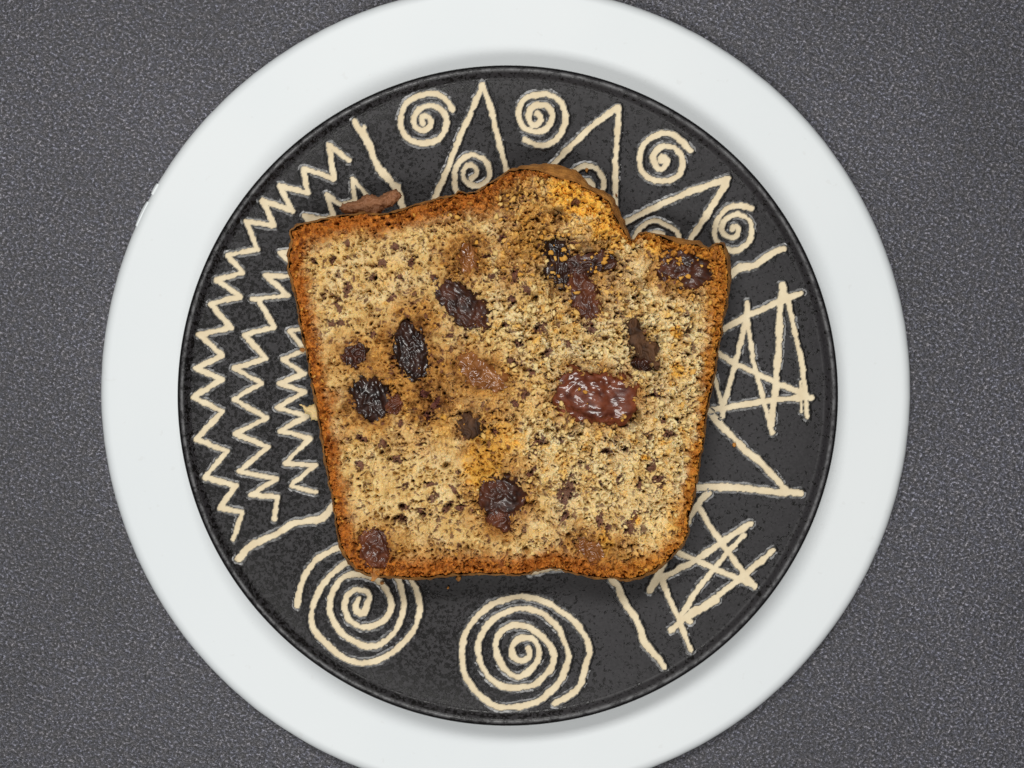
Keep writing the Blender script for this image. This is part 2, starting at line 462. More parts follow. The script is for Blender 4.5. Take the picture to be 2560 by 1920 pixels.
MOTIFS.append(('spiral', None, [(T('C', [(625,490),(560,420),(500,375),(420,370),(340,410),(290,470),(275,540),(285,620),(340,680),(420,700),(500,685),(560,640),(570,560),(540,490),(480,460),(410,470),(365,520),(370,570),(410,620),(455,590),(460,560),(440,535),(420,540),(425,560)]), 17, 1)]))
MOTIFS.append(('triangle', None, [(T('C', [(150,1000),(400,870),(600,780),(885,680),(820,800),(720,960),(610,1120)]), 18, 0)]))
MOTIFS.append(('spiral', None, [(T('C', [(230,1120),(245,1070),(290,1010),(370,975),(450,1000),(530,1050),(540,1110),(480,1180),(380,1170),(330,1100),(370,1060),(430,1065)]), 14, 1)]))
MOTIFS.append(('spiral', None, [(T('C', [(1050,890),(970,870),(890,880),(830,940),(800,1000),(790,1080),(830,1140),(920,1180),(1000,1150),(1045,1080),(1045,1000),(1010,950),(940,930),(870,960),(835,1020),(860,1070),(910,1090),(950,1060),(950,1020),(920,1010),(915,1035)]), 15.5, 1)]))
MOTIFS.append(('pale_strip', None, [(T('C', [(1265,1170),(1200,1190),(1120,1250),(1060,1285),(960,1300),(905,1345),(850,1400)]), 20, 1)]))
MOTIFS.append(('crossed_lines', 'tall lattice of cream strokes right of the slice', [
    (T('E', [(800,370),(860,335),(950,280),(1200,165),(1390,90)]), 17, 0), (T('E', [(1015,150),(1015,250),(950,520),(850,880),(842,945)]), 15, 0),
    (T('E', [(1015,260),(1060,560),(1130,830),(1188,1055)]), 14, 0), (T('E', [(1262,35),(1240,200),(1235,450),(1215,750),(1190,900),(1182,1000)]), 19, 0),
    (T('E', [(1268,60),(1310,200),(1400,600),(1430,945)]), 14.5, 0), (T('E', [(780,480),(830,515),(930,580),(1070,640),(1220,710),(1430,795)]), 15, 0),
    (T('E', [(1458,813),(1300,820),(1100,840),(950,870),(730,905)]), 17, 0), (T('E', [(1385,700),(1390,912)]), 8, 0), (T('E', [(780,640),(800,700),(848,900)]), 12, 0)]))
MOTIFS.append(('triangle', 'open cream wedge pointing to the right edge', [(T('E', [(740,890),(850,1020),(1000,1170),(1150,1300),(1290,1460)]), 19, 0), (T('E', [(620,1430),(670,1435),(850,1430),(1050,1445),(1200,1465),(1385,1475)]), 19, 0)]))
MOTIFS.append(('crossed_lines', 'star-like tangle of cream strokes at the lower right', [
    (T('H', [(755,90),(690,140),(650,210),(600,290)]), 19, 0), (T('H', [(670,170),(760,320),(840,440),(960,600),(1065,735)]), 17, 0),
    (T('H', [(1042,300),(900,390),(800,460),(650,560),(500,640),(400,690),(345,760)]), 17, 0), (T('H', [(990,385),(880,500),(790,610),(700,720),(580,900),(550,950)]), 16, 0),
    (T('H', [(1198,485),(1100,570),(1000,650),(900,730),(800,810),(700,880),(600,940),(490,1035)]), 17, 0), (T('H', [(500,480),(540,500),(680,560),(830,630),(980,690),(1065,735)]), 17, 0),
    (T('H', [(450,560),(345,755)]), 18, 0), (T('H', [(430,700),(490,840),(550,980),(628,1175)]), 16, 0), (T('H', [(560,950),(622,978)]), 14, 0), (T('H', [(640,920),(800,830)]), 22, 0)]))
MOTIFS.append(('pale_strip', None, [(T('H', [(60,640),(85,690),(130,740),(160,830),(220,920),(270,1000),(300,1110),(350,1170),(410,1240),(440,1290)]), 19, 1)]))
MOTIFS.append(('pale_strip', None, [(T('F', [(1260,120),(1190,185),(1120,265),(1000,285),(900,310),(820,365),(700,420),(620,460),(545,545)]), 20, 1)]))
MOTIFS.append(('spiral', 'large cream spiral partly under the slice corner', [(T('F', [(950,870),(965,760),(1010,650),(1080,550),(1160,500),(1235,470),(1400,450),(1600,520),(1740,700),(1790,830),(1790,930),(1740,1060),(1620,1180),(1500,1245),(1380,1265),(1260,1220),(1150,1130),(1070,1040),(1045,960),(1060,870),(1110,750),(1200,640),(1310,560),(1450,520),(1580,590),(1650,690),(1680,800),(1685,900),(1640,1020),(1560,1110),(1470,1150),(1370,1130),(1250,1050),(1190,950),(1175,860),(1200,760),(1260,680),(1340,650),(1430,660),(1520,700),(1580,790),(1600,880),(1560,960),(1480,1005),(1400,1015),(1320,980),(1280,910),(1275,860),(1300,790),(1360,760),(1420,770),(1450,800),(1430,860),(1410,920),(1370,915),(1350,870),(1375,820)]), 17, 1)]))
MOTIFS.append(('spiral', 'large whole cream spiral below the slice', [(T('G', [(1065,1215),(1130,1180),(1230,1110),(1270,1000),(1300,900),(1310,850),(1280,750),(1200,640),(1100,570),(980,500),(860,475),(740,490),(600,550),(500,650),(440,760),(430,880),(440,1000),(500,1100),(580,1180),(680,1235),(800,1235),(930,1210),(1030,1140),(1110,1050),(1150,950),(1165,880),(1140,800),(1100,700),(1000,600),(900,560),(800,560),(680,610),(600,680),(545,780),(545,880),(580,980),(650,1060),(740,1100),(840,1100),(930,1080),(1020,1000),(1065,910),(1050,830),(980,750),(900,690),(820,670),(730,690),(670,760),(660,830),(690,920),(740,990),(810,1025),(880,1000),(940,930),(960,860),(940,790),(880,755),(810,770),(775,820),(780,880),(820,915),(870,910),(895,870),(890,830)]), 17.5, 1)]))
MOTIFS.append(('pale_strip', 'short pale strip just peeping out under the slice', [(T('G', [(900,315),(960,300),(1020,290),(1085,283),(1130,278)]), 11, 1)]))  # pale strip at the slice's lower edge, drawn in the cream line material

plate = empty('carved_plate')
tag(plate, 'matt black stoneware plate carved with cream spirals, zigzags and triangles', 'plate')
kpts = []
ZS = ZF+0.0018
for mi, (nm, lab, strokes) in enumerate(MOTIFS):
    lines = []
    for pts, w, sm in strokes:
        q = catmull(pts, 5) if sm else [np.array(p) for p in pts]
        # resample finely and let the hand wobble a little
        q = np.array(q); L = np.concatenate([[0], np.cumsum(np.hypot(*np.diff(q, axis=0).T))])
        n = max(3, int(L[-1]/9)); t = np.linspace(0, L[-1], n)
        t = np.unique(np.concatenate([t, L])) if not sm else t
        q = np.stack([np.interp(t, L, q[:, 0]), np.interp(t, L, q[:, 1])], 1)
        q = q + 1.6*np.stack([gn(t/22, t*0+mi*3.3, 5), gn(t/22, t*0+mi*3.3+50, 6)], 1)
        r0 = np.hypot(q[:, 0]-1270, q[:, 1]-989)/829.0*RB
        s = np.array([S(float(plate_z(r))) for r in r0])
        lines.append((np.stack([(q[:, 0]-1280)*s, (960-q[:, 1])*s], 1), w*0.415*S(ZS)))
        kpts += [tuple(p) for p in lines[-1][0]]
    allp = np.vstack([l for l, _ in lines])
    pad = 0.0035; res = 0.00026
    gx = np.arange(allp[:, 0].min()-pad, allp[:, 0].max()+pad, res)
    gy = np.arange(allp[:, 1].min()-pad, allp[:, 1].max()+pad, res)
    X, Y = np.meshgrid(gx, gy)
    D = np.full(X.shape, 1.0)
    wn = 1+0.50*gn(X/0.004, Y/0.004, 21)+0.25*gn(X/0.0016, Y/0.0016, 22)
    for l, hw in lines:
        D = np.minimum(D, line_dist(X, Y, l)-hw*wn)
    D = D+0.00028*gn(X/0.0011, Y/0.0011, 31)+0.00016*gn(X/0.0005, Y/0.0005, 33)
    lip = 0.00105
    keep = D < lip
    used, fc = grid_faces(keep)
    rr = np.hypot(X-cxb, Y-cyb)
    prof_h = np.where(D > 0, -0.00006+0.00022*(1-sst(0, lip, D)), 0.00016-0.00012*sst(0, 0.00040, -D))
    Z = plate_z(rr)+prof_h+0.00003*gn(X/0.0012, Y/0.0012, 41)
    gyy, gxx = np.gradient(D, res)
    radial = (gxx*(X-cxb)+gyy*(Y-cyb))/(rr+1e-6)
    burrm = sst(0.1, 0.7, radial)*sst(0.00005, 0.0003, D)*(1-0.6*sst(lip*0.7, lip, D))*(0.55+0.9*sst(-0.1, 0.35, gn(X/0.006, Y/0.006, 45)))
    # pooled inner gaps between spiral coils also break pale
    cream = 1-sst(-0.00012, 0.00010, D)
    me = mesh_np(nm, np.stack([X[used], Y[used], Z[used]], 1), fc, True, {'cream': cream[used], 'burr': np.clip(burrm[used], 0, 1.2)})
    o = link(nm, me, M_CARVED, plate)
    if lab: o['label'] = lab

kd = kdtree.KDTree(len(kpts))
for i, p in enumerate(kpts): kd.insert((p[0], p[1], 0), i)
kd.balance()
dist = np.array([kd.find((c[0], c[1], 0))[2] for c in co_b])
rr = np.hypot(co_b[:, 0]-cxb, co_b[:, 1]-cyb)
leftness = sst(0.01, -0.05, co_b[:, 0]-cxb) if False else (1-sst(-0.06, 0.03, co_b[:, 0]-cxb))
pit = 0.30+0.40*np.exp(-np.maximum(dist-0.0012, 0)/0.0020)+0.45*leftness+0.30*sst(0.074, 0.081, rr)*(0.5+0.8*leftness)
pit += 0.35*(1-sst(-0.075, -0.03, co_b[:, 1]-cyb))*(1-sst(0.0, 0.04, co_b[:, 0]-cxb))
pit = np.clip(pit, 0, 1)
pit = np.where(rr > RB-0.0005, 4.0, pit)
rim_highlight = np.exp(-((rr-(RB-0.0013))/0.00034)**2)*(co_b[:, 2] > 0.018)  # mask of the highlight ring painted just inside the rim
me = mesh_np('plate_body', co_b, f_b[:, ::-1], True, {'pitting': pit, 'rim_highlight': rim_highlight})
link('body', me, M_BLACK, plate)

# ------------------------------------------------------------------ bread slice
ZT = 0.0385                      # level of the cut face
ZBOT = ZF+0.0002
S_MM = S(ZT)*1000                # mm per px on the cut face
OUT = [  # x, y, inset of the cut face from the widest crust line (px)
 (726,576,3),(742,562,3),(788,551,3),(848,539,2),(911,532,2),(954,536,2),(978,530,3),(1033,513,3),(1087,497,3),(1136,487,2),(1146,476,1),(1168,485,1),(1195,478,2),(1212,464,2),(1244,445,3),
 (1274,424,4),(1318,413,8),(1345,410,18),(1372,409,27),(1395,411,33),(1413,415,33),(1440,426,30),(1455,438,24),(1467,453,15),(1481,468,9),(1510,476,13),(1535,495,16),(1548,527,14),(1562,555,13),(1570,576,9),(1577,598,2),
 (1586,603,0),(1597,584,1),(1616,579,1),(1651,587,3),(1673,590,9),(1711,597,12),(1745,601,10),(1757,612,5),(1772,622,1),(1781,612,1),(1790,606,2),(1812,607,6),(1822,633,9),(1829,671,9),(1828,698,7),(1823,725,4),(1819,761,2),(1809,793,2),(1806,834,2),
 (1795,876,2),(1787,936,2),(1776,990,2),(1766,1044,2),(1762,1085,2),(1757,1120,2),(1749,1155,2),(1744,1197,2),(1736,1242,2),(1732,1267,1),(1720,1294,1),(1723,1335,2),(1711,1359,2),(1689,1381,2),(1668,1405,2),(1641,1427,3),(1603,1446,4),(1565,1453,4),(1527,1447,3),(1489,1446,2),(1451,1438,2),(1413,1430,2),(1399,1422,1),(1372,1421,1),(1340,1427,1),(1299,1440,2),
 (1250,1437,2),(1200,1435,2),(1146,1438,3),(1092,1443,3),(1046,1449,4),(997,1446,4),(943,1443,3),(916,1438,3),(888,1424,3),(864,1397,3),(848,1362,3),(840,1321,2),(834,1281,2),(830,1240,2),(821,1202,2),(813,1158,2),(807,1118,2),(801,1077,2),(796,1045,2),(787,994,2),(776,945,2),(771,913,2),(765,880,2),(754,831,2),(746,783,2),(737,738,2),(726,698,3),(718,671,3),(720,635,3),(728,603,3),(724,588,2)]
sil = resample_closed(OUT, 6.0)
# crumbly jitter of the line and inward normals
cum = np.arange(len(sil))
sil[:, 0] += 2.2*gn(cum/3.0, cum*0+0.3, 61); sil[:, 1] += 2.2*gn(cum/3.0, cum*0+7.7, 62)
tx = np.roll(sil[:, 0], -2)-np.roll(sil[:, 0], 2); ty = np.roll(sil[:, 1], -2)-np.roll(sil[:, 1], 2)
ln = np.hypot(tx, ty)+1e-9
nx, ny = -ty/ln, tx/ln           # inward for clockwise-in-image order
face_px = np.stack([sil[:, 0]+nx*sil[:, 2], sil[:, 1]+ny*sil[:, 2]], 1)

# raisins: px centre, half-axes px, angle deg (image, clockwise), material, lift mm
RAIS = [
 (1155,763,74,38,42,R_DARK,0.7,'dark wrinkled raisin'),
 (1030,878,62,38,78,R_BLACK,1.0,'shiny black raisin'),
 (926,997,58,44,70,R_BLACK,0.6,'sticky black raisin with a pointed end'),
 (986,1015,24,17,100,R_BROWN,0.2,None),
 (887,886,36,26,-40,R_DARK,0.2,None),
 (1176,908,34,26,40,R_AMBER,0.1,None),
 (1214,945,52,30,22,R_AMBER,0.5,'translucent amber brown raisin'),
 (1491,994,97,61,8,R_RED,1.5,'big plump reddish raisin with sparkling wrinkles'),
 (1252,1243,57,50,10,R_DARK,0.7,'round dark raisin near the lower middle'),
 (1250,1295,34,26,80,R_BROWN,0.0,None),
 (936,1375,46,33,68,R_BROWN,0.8,'glossy brown raisin in the lower left corner'),
 (1460,738,58,30,76,R_BROWN,0.6,None),
 (1398,652,58,30,82,R_BLACK,0.1,None),
 (1472,660,58,28,-14,R_DARK,0.2,None),
 (1716,671,64,42,10,R_DARK,0.5,'dark raisin dusted with orange crumbs in the top right corner'),
 (1167,642,36,19,80,R_AMBER,0.2,None),
 (1590,836,40,16,82,R_DULL,-1.2,None),
 (1622,884,44,22,50,R_DULL,-1.6,None),
 (1606,915,26,15,20,R_DARK,-1.4,None),
 (1171,1065,30,25,70,R_DULL,0.1,None),
 (1478,1375,34,22,30,R_AMBER,0.0,None),
]
RES = 0.00018
zx = np.array([W(p[0], p[1], ZT) for p in face_px])
gx = np.arange(zx[:, 0].min()-0.0015, zx[:, 0].max()+0.0015, RES)
gy = np.arange(zx[:, 1].min()-0.0015, zx[:, 1].max()+0.0015, RES)
X, Y = np.meshgrid(gx, gy)
PX = 1280+X/S(ZT); PY = 960-Y/S(ZT)          # photo pixel of each vertex of the cut face
sd = poly_sdf(X, Y, zx)*1000                  # mm, + inside
x = X*1000; y = Y*1000                        # mm
wx = x+0.40*gn(x/1.1, y/1.1, 1)+0.16*gn(x/0.42, y/0.42, 2)
wy = y+0.40*gn(x/1.1, y/1.1, 3)+0.16*gn(x/0.42, y/0.42, 4)
sdn = sd+0.28*gn(x/0.8, y/0.8, 71)+0.15*gn(x/0.35, y/0.35, 72)

torn = sst(1080, 1420, PX+0.18*(960-PY)+160*fbm(x/9, y/9, 11, 3))
torn = np.clip(torn*(1-0.55*sst(1080, 1300, PY)), 0, 1)
torn = np.maximum(torn, 0.75*np.exp(-((PX-1090)**2+(PY-1010)**2)/(2*70**2)))
crw = 4.3+1.8*fbm(x/6, y/6, 13, 3)
crw += 2.6*np.exp(-((PY-520)/70.0)**2)*(PX < 1250)+1.4*np.exp(-((PY-1440)/60.0)**2)
crw += 2.6*np.exp(-((PX-1716)**2+(PY-660)**2)/(2*80**2))+1.2*np.exp(-((PX-740)**2+(PY-590)**2)/(2*60**2))
crw = np.maximum(1.0, crw-4.8*np.exp(-((PX-1460)**2+(PY-490)**2)/(2*100**2))-3.6*np.exp(-((PX-1630)**2+(PY-600)**2)/(2*45**2))-1.2*sst(1500, 1700, PX)*sst(760, 900, PY))
crust = 1-sst(crw*0.35, crw*1.35, sd+0.9*fbm(x/1.3, y/1.3, 15, 3)+1.0*gn(x/3.0, y/3.0, 16))
crust = np.clip(crust, 0, 1)

def blob(cx, cy, rx, ry, ang=0):
    a = math.radians(ang); dx = PX-cx; dy = PY-cy
    u = (dx*math.cos(a)+dy*math.sin(a))/rx; v = (-dx*math.sin(a)+dy*math.cos(a))/ry
    return np.sqrt(u*u+v*v)
stain = np.zeros_like(x)
for (cx, cy, rx, ry, an, k) in [
   (1010,930,150,130,20,0.62),(930,1010,95,85,0,0.7),(1040,800,70,60,0,0.6),(890,890,70,60,0,0.5),(1200,940,120,70,25,0.75),(1080,1020,80,60,0,0.7),
   (1160,640,70,75,70,0.75),(1330,580,85,120,40,0.55),(1250,1260,95,85,0,0.55),(1240,1310,60,45,0,0.6),(1215,1140,60,75,20,0.55),
   (940,1380,95,75,20,0.8),(1500,1375,110,55,15,0.75),(1491,994,118,80,8,0.7),(1470,690,100,110,0,0.45),(1716,671,110,75,8,0.75),(1360,470,60,40,10,0.3),
   (870,560,160,40,-10,0.4),(1171,1065,55,50,0,0.55),(1090,1400,200,45,0,0.4),(1030,1090,90,50,0,0.3),(1120,960,110,100,0,0.55),(1230,1060,60,90,0,0.5),(1300,620,60,110,15,0.5),(1290,480,110,50,-25,0.5),(1260,1180,60,60,0,0.5)]:
    stain = np.maximum(stain, min(0.92, k*1.5)*(1-sst(0.50, 1.50, blob(cx, cy, rx, ry, an)+0.45*fbm(x/3.0, y/3.0, 17, 4))))
vx = x+1.0*gn(x/1.7, y/1.7, 101)+0.55*gn(x/0.75, y/0.75, 102)+0.25*gn(x/0.36, y/0.36, 103)
vy = y+1.0*gn(x/1.7, y/1.7, 104)+0.55*gn(x/0.75, y/0.75, 105)+0.25*gn(x/0.36, y/0.36, 106)
f1, f2, rid = worley(vx, vy, 2.2, 45)
g1, g2, gid = worley(vx, vy, 1.05, 48)
golden = np.zeros_like(x)
for (cx, cy, rx, ry, an, k) in [(1210,1160,55,85,15,1.0),(1660,610,60,50,0,0.9),(1520,560,50,80,-20,0.8),(1340,520,70,60,0,0.5),(1450,490,120,70,25,1.0),(1520,560,60,60,0,0.9),(1690,830,20,18,0,1),(1615,1145,14,10,0,1),
   (1512,1362,30,40,0,0.9),(1790,700,30,120,0,0.6),(1340,1000,40,60,0,0.25),(1590,1300,16,14,0,0.9),(1695,925,20,22,0,0.9),(1240,1100,70,60,0,0.8),(1270,960,50,60,0,0.4),(1330,600,60,70,0,0.6),(1110,1060,50,40,0,0.4),(960,680,40,40,0,0.2),(1560,1410,160,30,-12,0.5),(1690,1320,30,80,0,0.5)]:
    golden = np.maximum(golden, k*(1-sst(0.5, 1.15, blob(cx, cy, rx, ry, an)+0.5*fbm(x/1.8, y/1.8, 19, 4))))
golden = np.maximum(golden, 0.55*sst(0.42, 0.75, fbm(x/2.3, y/2.3, 23, 3)))
jam = np.zeros_like(x)
for (cx, cy, rx, ry, an, k) in [(1030,862,70,92,0,0.85),(926,1000,72,74,0,0.85),(1072,1000,52,75,20,0.75),(1195,930,104,56,25,0.55),(1155,763,92,56,42,0.6),(1252,1252,76,80,0,0.8),(936,1385,62,60,0,0.9),(1432,660,110,74,-10,0.75),
   (1460,742,48,74,-12,0.75),(1608,872,46,80,-28,0.95),(1716,671,88,58,8,0.7),(1165,640,44,62,0,0.8),(1491,994,116,78,8,0.75),(1335,590,30,60,30,0.45),(1480,1375,80,36,10,0.6),(1171,1065,46,44,0,0.8),(887,886,50,46,0,0.75),(1215,1150,44,70,10,0.3),(1396,540,28,24,0,0.7),
   (1280,500,50,26,-30,0.4),(1490,606,60,20,-15,0.45)]:
    jam = np.maximum(jam, k*(1-sst(0.50, 1.15, blob(cx, cy, rx, ry, an)+0.40*fbm(x/2.2, y/2.2, 111, 4))))
jam = np.clip(jam*(0.75+0.9*fbm(x/1.0, y/1.0, 113, 3)), 0, 0.92)
goldcrust = np.maximum(sst(1450, 1680, PX), sst(1340, 1440, PX)*(PY < 640))*(0.45+0.5*sst(-0.2, 0.3, fbm(x/2.0, y/2.0, 115, 3)))
golden = np.maximum(golden, 0.6*torn*sst(0.86, 0.9, gid)*(rid < 0.5))
pale = sst(0.1, 0.6, fbm(x/5, y/5, 25, 3)+0.35*sst(1250, 1500, PX))*0.55
pale = np.clip(np.maximum(pale, torn*sst(0.45, 0.85, 0.6*rid+0.4*gid)*0.95), 0, 1)*(1-0.6*golden)

FL = [(1353,816,16),(1367,884,14),(1424,860,13),(1345,1104,15),(1342,1131,12),(1518,1129,12),(1418,1229,30),(1408,1242,12),(1413,1294,13),(1500,1297,15),(1570,1308,14),(1575,1327,14),(1521,1321,10),
 (1630,1167,14),(1646,1199,17),(1660,1212,10),(1589,1286,11),(1399,1099,10),(1673,1085,13),(994,1148,15),(899,1161,11),(1013,1213,12),(1081,1243,13),(1078,1210,11),(1005,1270,11),(1005,1297,12),(1119,1267,15),(1149,1270,15),(1135,1229,11),
 (956,1112,14),(1054,1281,11),(867,608,12),(829,649,10),(783,649,8),(930,692,11),(995,690,11),(870,722,17),(843,768,12),(840,809,16),(927,836,13),(976,746,10),(954,657,13),(1027,657,10),(986,614,12),(1258,597,12),
 (1291,687,16),(1312,720,14),(1350,818,17),(1266,812,13),(1480,823,14),(1437,508,14),(1300,860,12),(1330,930,11),(1285,905,14),(1310,985,12),(1290,1010,10),(1640,985,12),(1660,1050,9),(1235,1080,11),(1330,1180,12),(1000,1060,10),(905,1100,14),(1550,1200,11),(1470,1170,9),(1600,1215,10),(1500,1210,8),(1280,750,12),(1230,690,11),(1220,640,9),(1080,690,10),(1120,840,10),(1070,1040,13),(1090,1010,15),(1060,985,13)]
fleck = np.zeros_like(x)
fn = 0.60*fbm(x/0.75, y/0.75, 27, 3)+0.60*fbm(x/1.7, y/1.7, 28, 2)
for (cx, cy, r) in FL:
    m_ = (np.abs(PX-cx) < r*3) & (np.abs(PY-cy) < r*3)
    fa = (cx*0.37+cy*0.61) % 3.14159; fs = 1.25+0.9*((cx*7+cy*3) % 17)/17.0
    du = ((PX[m_]-cx)*math.cos(fa)+(PY[m_]-cy)*math.sin(fa))/fs; dv = -(PX[m_]-cx)*math.sin(fa)+(PY[m_]-cy)*math.cos(fa)
    e = np.hypot(du, dv)*fs**0.5/r
    fleck[m_] = np.maximum(fleck[m_], 1-sst(0.50, 0.70, e*0.72-0.02+1.1*fn[m_]))
fib = sst(0.50, 0.66, fbm(x/1.25+0.6*gn(x/4, y/4, 35), y/1.25, 37, 3)+0.22*gn(x/12, y/12, 39))
spots = pores(vx, vy, 1.75, 0.20, 0.46, 0.8, 117, 1.8)*sst(-0.45, 0.05, gn(x/4.5, y/4.5, 118)+0.5*gn(x/10, y/10, 119))
spots = sst(0.22, 0.55, spots)
fleck = np.clip(np.maximum(np.maximum(fleck, 0.85*fib), 0.85*spots)*(1-0.6*crust), 0, 1)*0.9

# relief (mm)
h = 0.75*fbm(x/14, y/14, 41, 2)+0.35*fbm(x/4.5, y/4.5, 43, 3)
crack = (1-sst(0.02, 0.26, f2-f1))*sst(-0.25, 0.2, gn(x/3, y/3, 49))
crack2 = (1-sst(0.02, 0.30, g2-g1))*sst(-0.2, 0.2, gn(x/2, y/2, 50))
h += torn*((rid-0.45)*2.0-1.7*crack+(gid-0.5)*1.2-0.9*crack2)
h += (1-torn)*((gid-0.5)*0.55-0.55*crack2)
cp = crust
h += cp*((gid-0.5)*0.7-0.6*crack2)
dens = sst(-0.28, 0.22, gn(x/6.5, y/6.5, 107)+0.4*gn(x/3, y/3, 108))
p1 = pores(0.5*wx+0.5*vx, 0.5*wy+0.5*vy, 1.9, 0.32, 0.72, 0.85, 51)*(0.4+0.6*dens)
p2 = pores(wx, wy, 5.2, 0.35, 0.85, 0.5, 52)
p3 = pores(wx, wy, 1.05, 0.13, 0.28, 0.5, 53, 0.3)
irr = gn(vx/1.35, vy/1.35, 121)+0.55*gn(wx/0.62, wy/0.62, 122)+0.25*gn(x/0.3, y/0.3, 123)
p4 = sst(0.14, 0.46, irr+0.16*gn(x/5, y/5, 124))*(0.25+0.75*dens)
pk = 1-0.15*cp
h -= (1.9*p1+2.6*p2+0.7*p3+2.1*p4)*pk
h -= 2.4*pores(wx, wy, 2.6, 0.22, 0.45, 0.5, 55, 0.8)*(0.3+0.7*dens)*pk
h += 0.16*gn(x/0.5, y/0.5, 55)+0.10*gn(x/0.27, y/0.27, 56)
h -= 0.9*fleck
# larger cavities seen in the photograph
for (cx, cy, rx, ry, an, d) in [(1584,1046,20,26,20,4.5),(1560,1062,16,10,0,3.5),(1337,747,10,15,20,4),(1012,812,15,20,10,4),(1600,725,8,34,2,3.5),(1598,850,20,60,-20,3.2),(1640,866,30,16,-40,4.2),(1600,905,26,18,30,3.6),
   (1358,1224,17,16,0,2.6),(1387,1004,10,12,0,2),(1440,905,22,18,0,2.2),(1598,1108,11,13,0,3.0),(1113,1164,8,12,30,2.2),(1267,1358,12,9,0,2.6),(1272,1260,0.1,0.1,0,0),(1396,538,16,18,0,2.8),(1350,545,20,12,-30,2.2),
   (1387,640,18,40,10,2.5),(1530,650,18,26,20,2.0),(1075,1000,26,34,30,1.6),(1205,545,14,10,-20,2.5),(1510,590,30,12,-20,1.8),(1378,740,6,26,10,2.5),(922,1193,11,14,-30,2.0),(1003,1268,9,11,0,3),(1004,1296,7,14,10,3),(1311,1258,10,8,0,2.5),(1560,930,14,30,10,1.6)]:
    if d: h -= d*(1-sst(0.55, 1.05, blob(cx, cy, rx, ry, an)+0.35*fbm(x/1.5, y/1.5, 57, 2)))
for (cx, cy, a, b, an, mt, lift, lb) in RAIS:
    ka = 0.35 if a > 90 else (1.8 if mt is R_DULL else 1.0)
    e = blob(cx, cy, a, b, an)+0.42*ka*gn(x/2.8, y/2.8, 59)+0.16*ka*gn(x/1.0, y/1.0, 60)+0.10*gn(x/0.45, y/0.45, 58)
    h -= 3.2*(1-sst(0.80, 1.0, e))+0.4*np.exp(-((e-1.0)/0.14)**2)
# dome of the slice stands a little lower at the torn end, edges round over
h += 0.9*np.exp(-((PX-1420)**2+(PY-520)**2)/(2*90**2))
edge = np.clip(sdn, -1.2, 1.1)
h = h-np.where(edge < 1.1, 0.5*(1-np.clip(edge, 0, 1.1)/1.1)**2, 0)
h = np.where(edge < 0, -1.4-6.0*np.minimum(1, -edge/0.35)+0*h, h)
h = np.clip(h, -8.5, 3.0)
Z = ZT+h*0.001
used, fc = grid_faces(sdn > -0.35)
slice_ = empty('bread_slice')
tag(slice_, 'thick slice of banana raisin bread with browned crust on the black plate', 'bread')
me = mesh_np('crumb', np.stack([X[used], Y[used], Z[used]], 1), fc, True,
    {'crust': crust[used], 'stain': stain[used], 'fleck': fleck[used], 'golden': golden[used], 'pale': pale[used], 'jam': jam[used], 'goldcrust': goldcrust[used]})
link('crumb', me, M_CRUMB, slice_)

# crust wall around the slice
n = len(sil); rows = []
zlev = [(ZT-0.0005, 0.0), (ZT-0.0016, 0.35), (ZT-0.0030, 0.68), (ZT-0.0048, 0.90), (ZT-0.0070, 1.0), (ZT-0.0100, 1.0), (ZT-0.0130, 0.95), (ZT-0.0160, 0.85), (ZBOT+0.0012, 0.75), (ZBOT+0.0003, 0.6), (ZBOT, 0.4)]
zs = ZT-0.0065
for k, (z, t) in enumerate(zlev):
    P = np.zeros((n, 3))
    fx = (face_px[:, 0]-1280)*S(ZT); fy = (960-face_px[:, 1])*S(ZT)
    wide = np.clip((sil[:, 2]-4.0)/20.0, 0, 1)
    # widest line projects where the photograph shows it only where the crust really bulges
    sx = (sil[:, 0]-1280)*S(zs); sy = (960-sil[:, 1])*S(zs)
    sx0 = (sil[:, 0]-1280)*S(ZT); sy0 = (960-sil[:, 1])*S(ZT)
    bx = sx; by = sy
    P[:, 0] = fx+(bx-fx)*t; P[:, 1] = fy+(by-fy)*t; P[:, 2] = z
    for i in range(n):
        v = Vector((P[i, 0]*420, P[i, 1]*420, z*420))
        a = 0.00040*mn.noise(v)+0.00030*mn.noise(v*2.7)
        P[i, 0] -= nx[i]*a; P[i, 1] += ny[i]*a
        P[i, 2] += 0.00025*mn.noise(v*1.7+Vector((9, 9, 9)))*(0 < k < len(zlev)-2)
    rows.append(P)
co = np.vstack(rows); K = len(zlev)
i = np.arange(n)[None, :]; k = np.arange(K-1)[:, None]
a = k*n+i; b = k*n+(i+1) % n
fw = np.stack([a, b, b+n, a+n], 2).reshape(-1, 4)
me = mesh_np('crust', co, fw)
bm = bmesh.new(); bm.from_mesh(me)
bm.verts.ensure_lookup_table()
bm.faces.new([bm.verts[(K-1)*n+q] for q in range(n)])
bmesh.ops.recalc_face_normals(bm, faces=bm.faces)
bm.to_mesh(me); bm.free()
link('crust', me, M_CRUST, slice_)

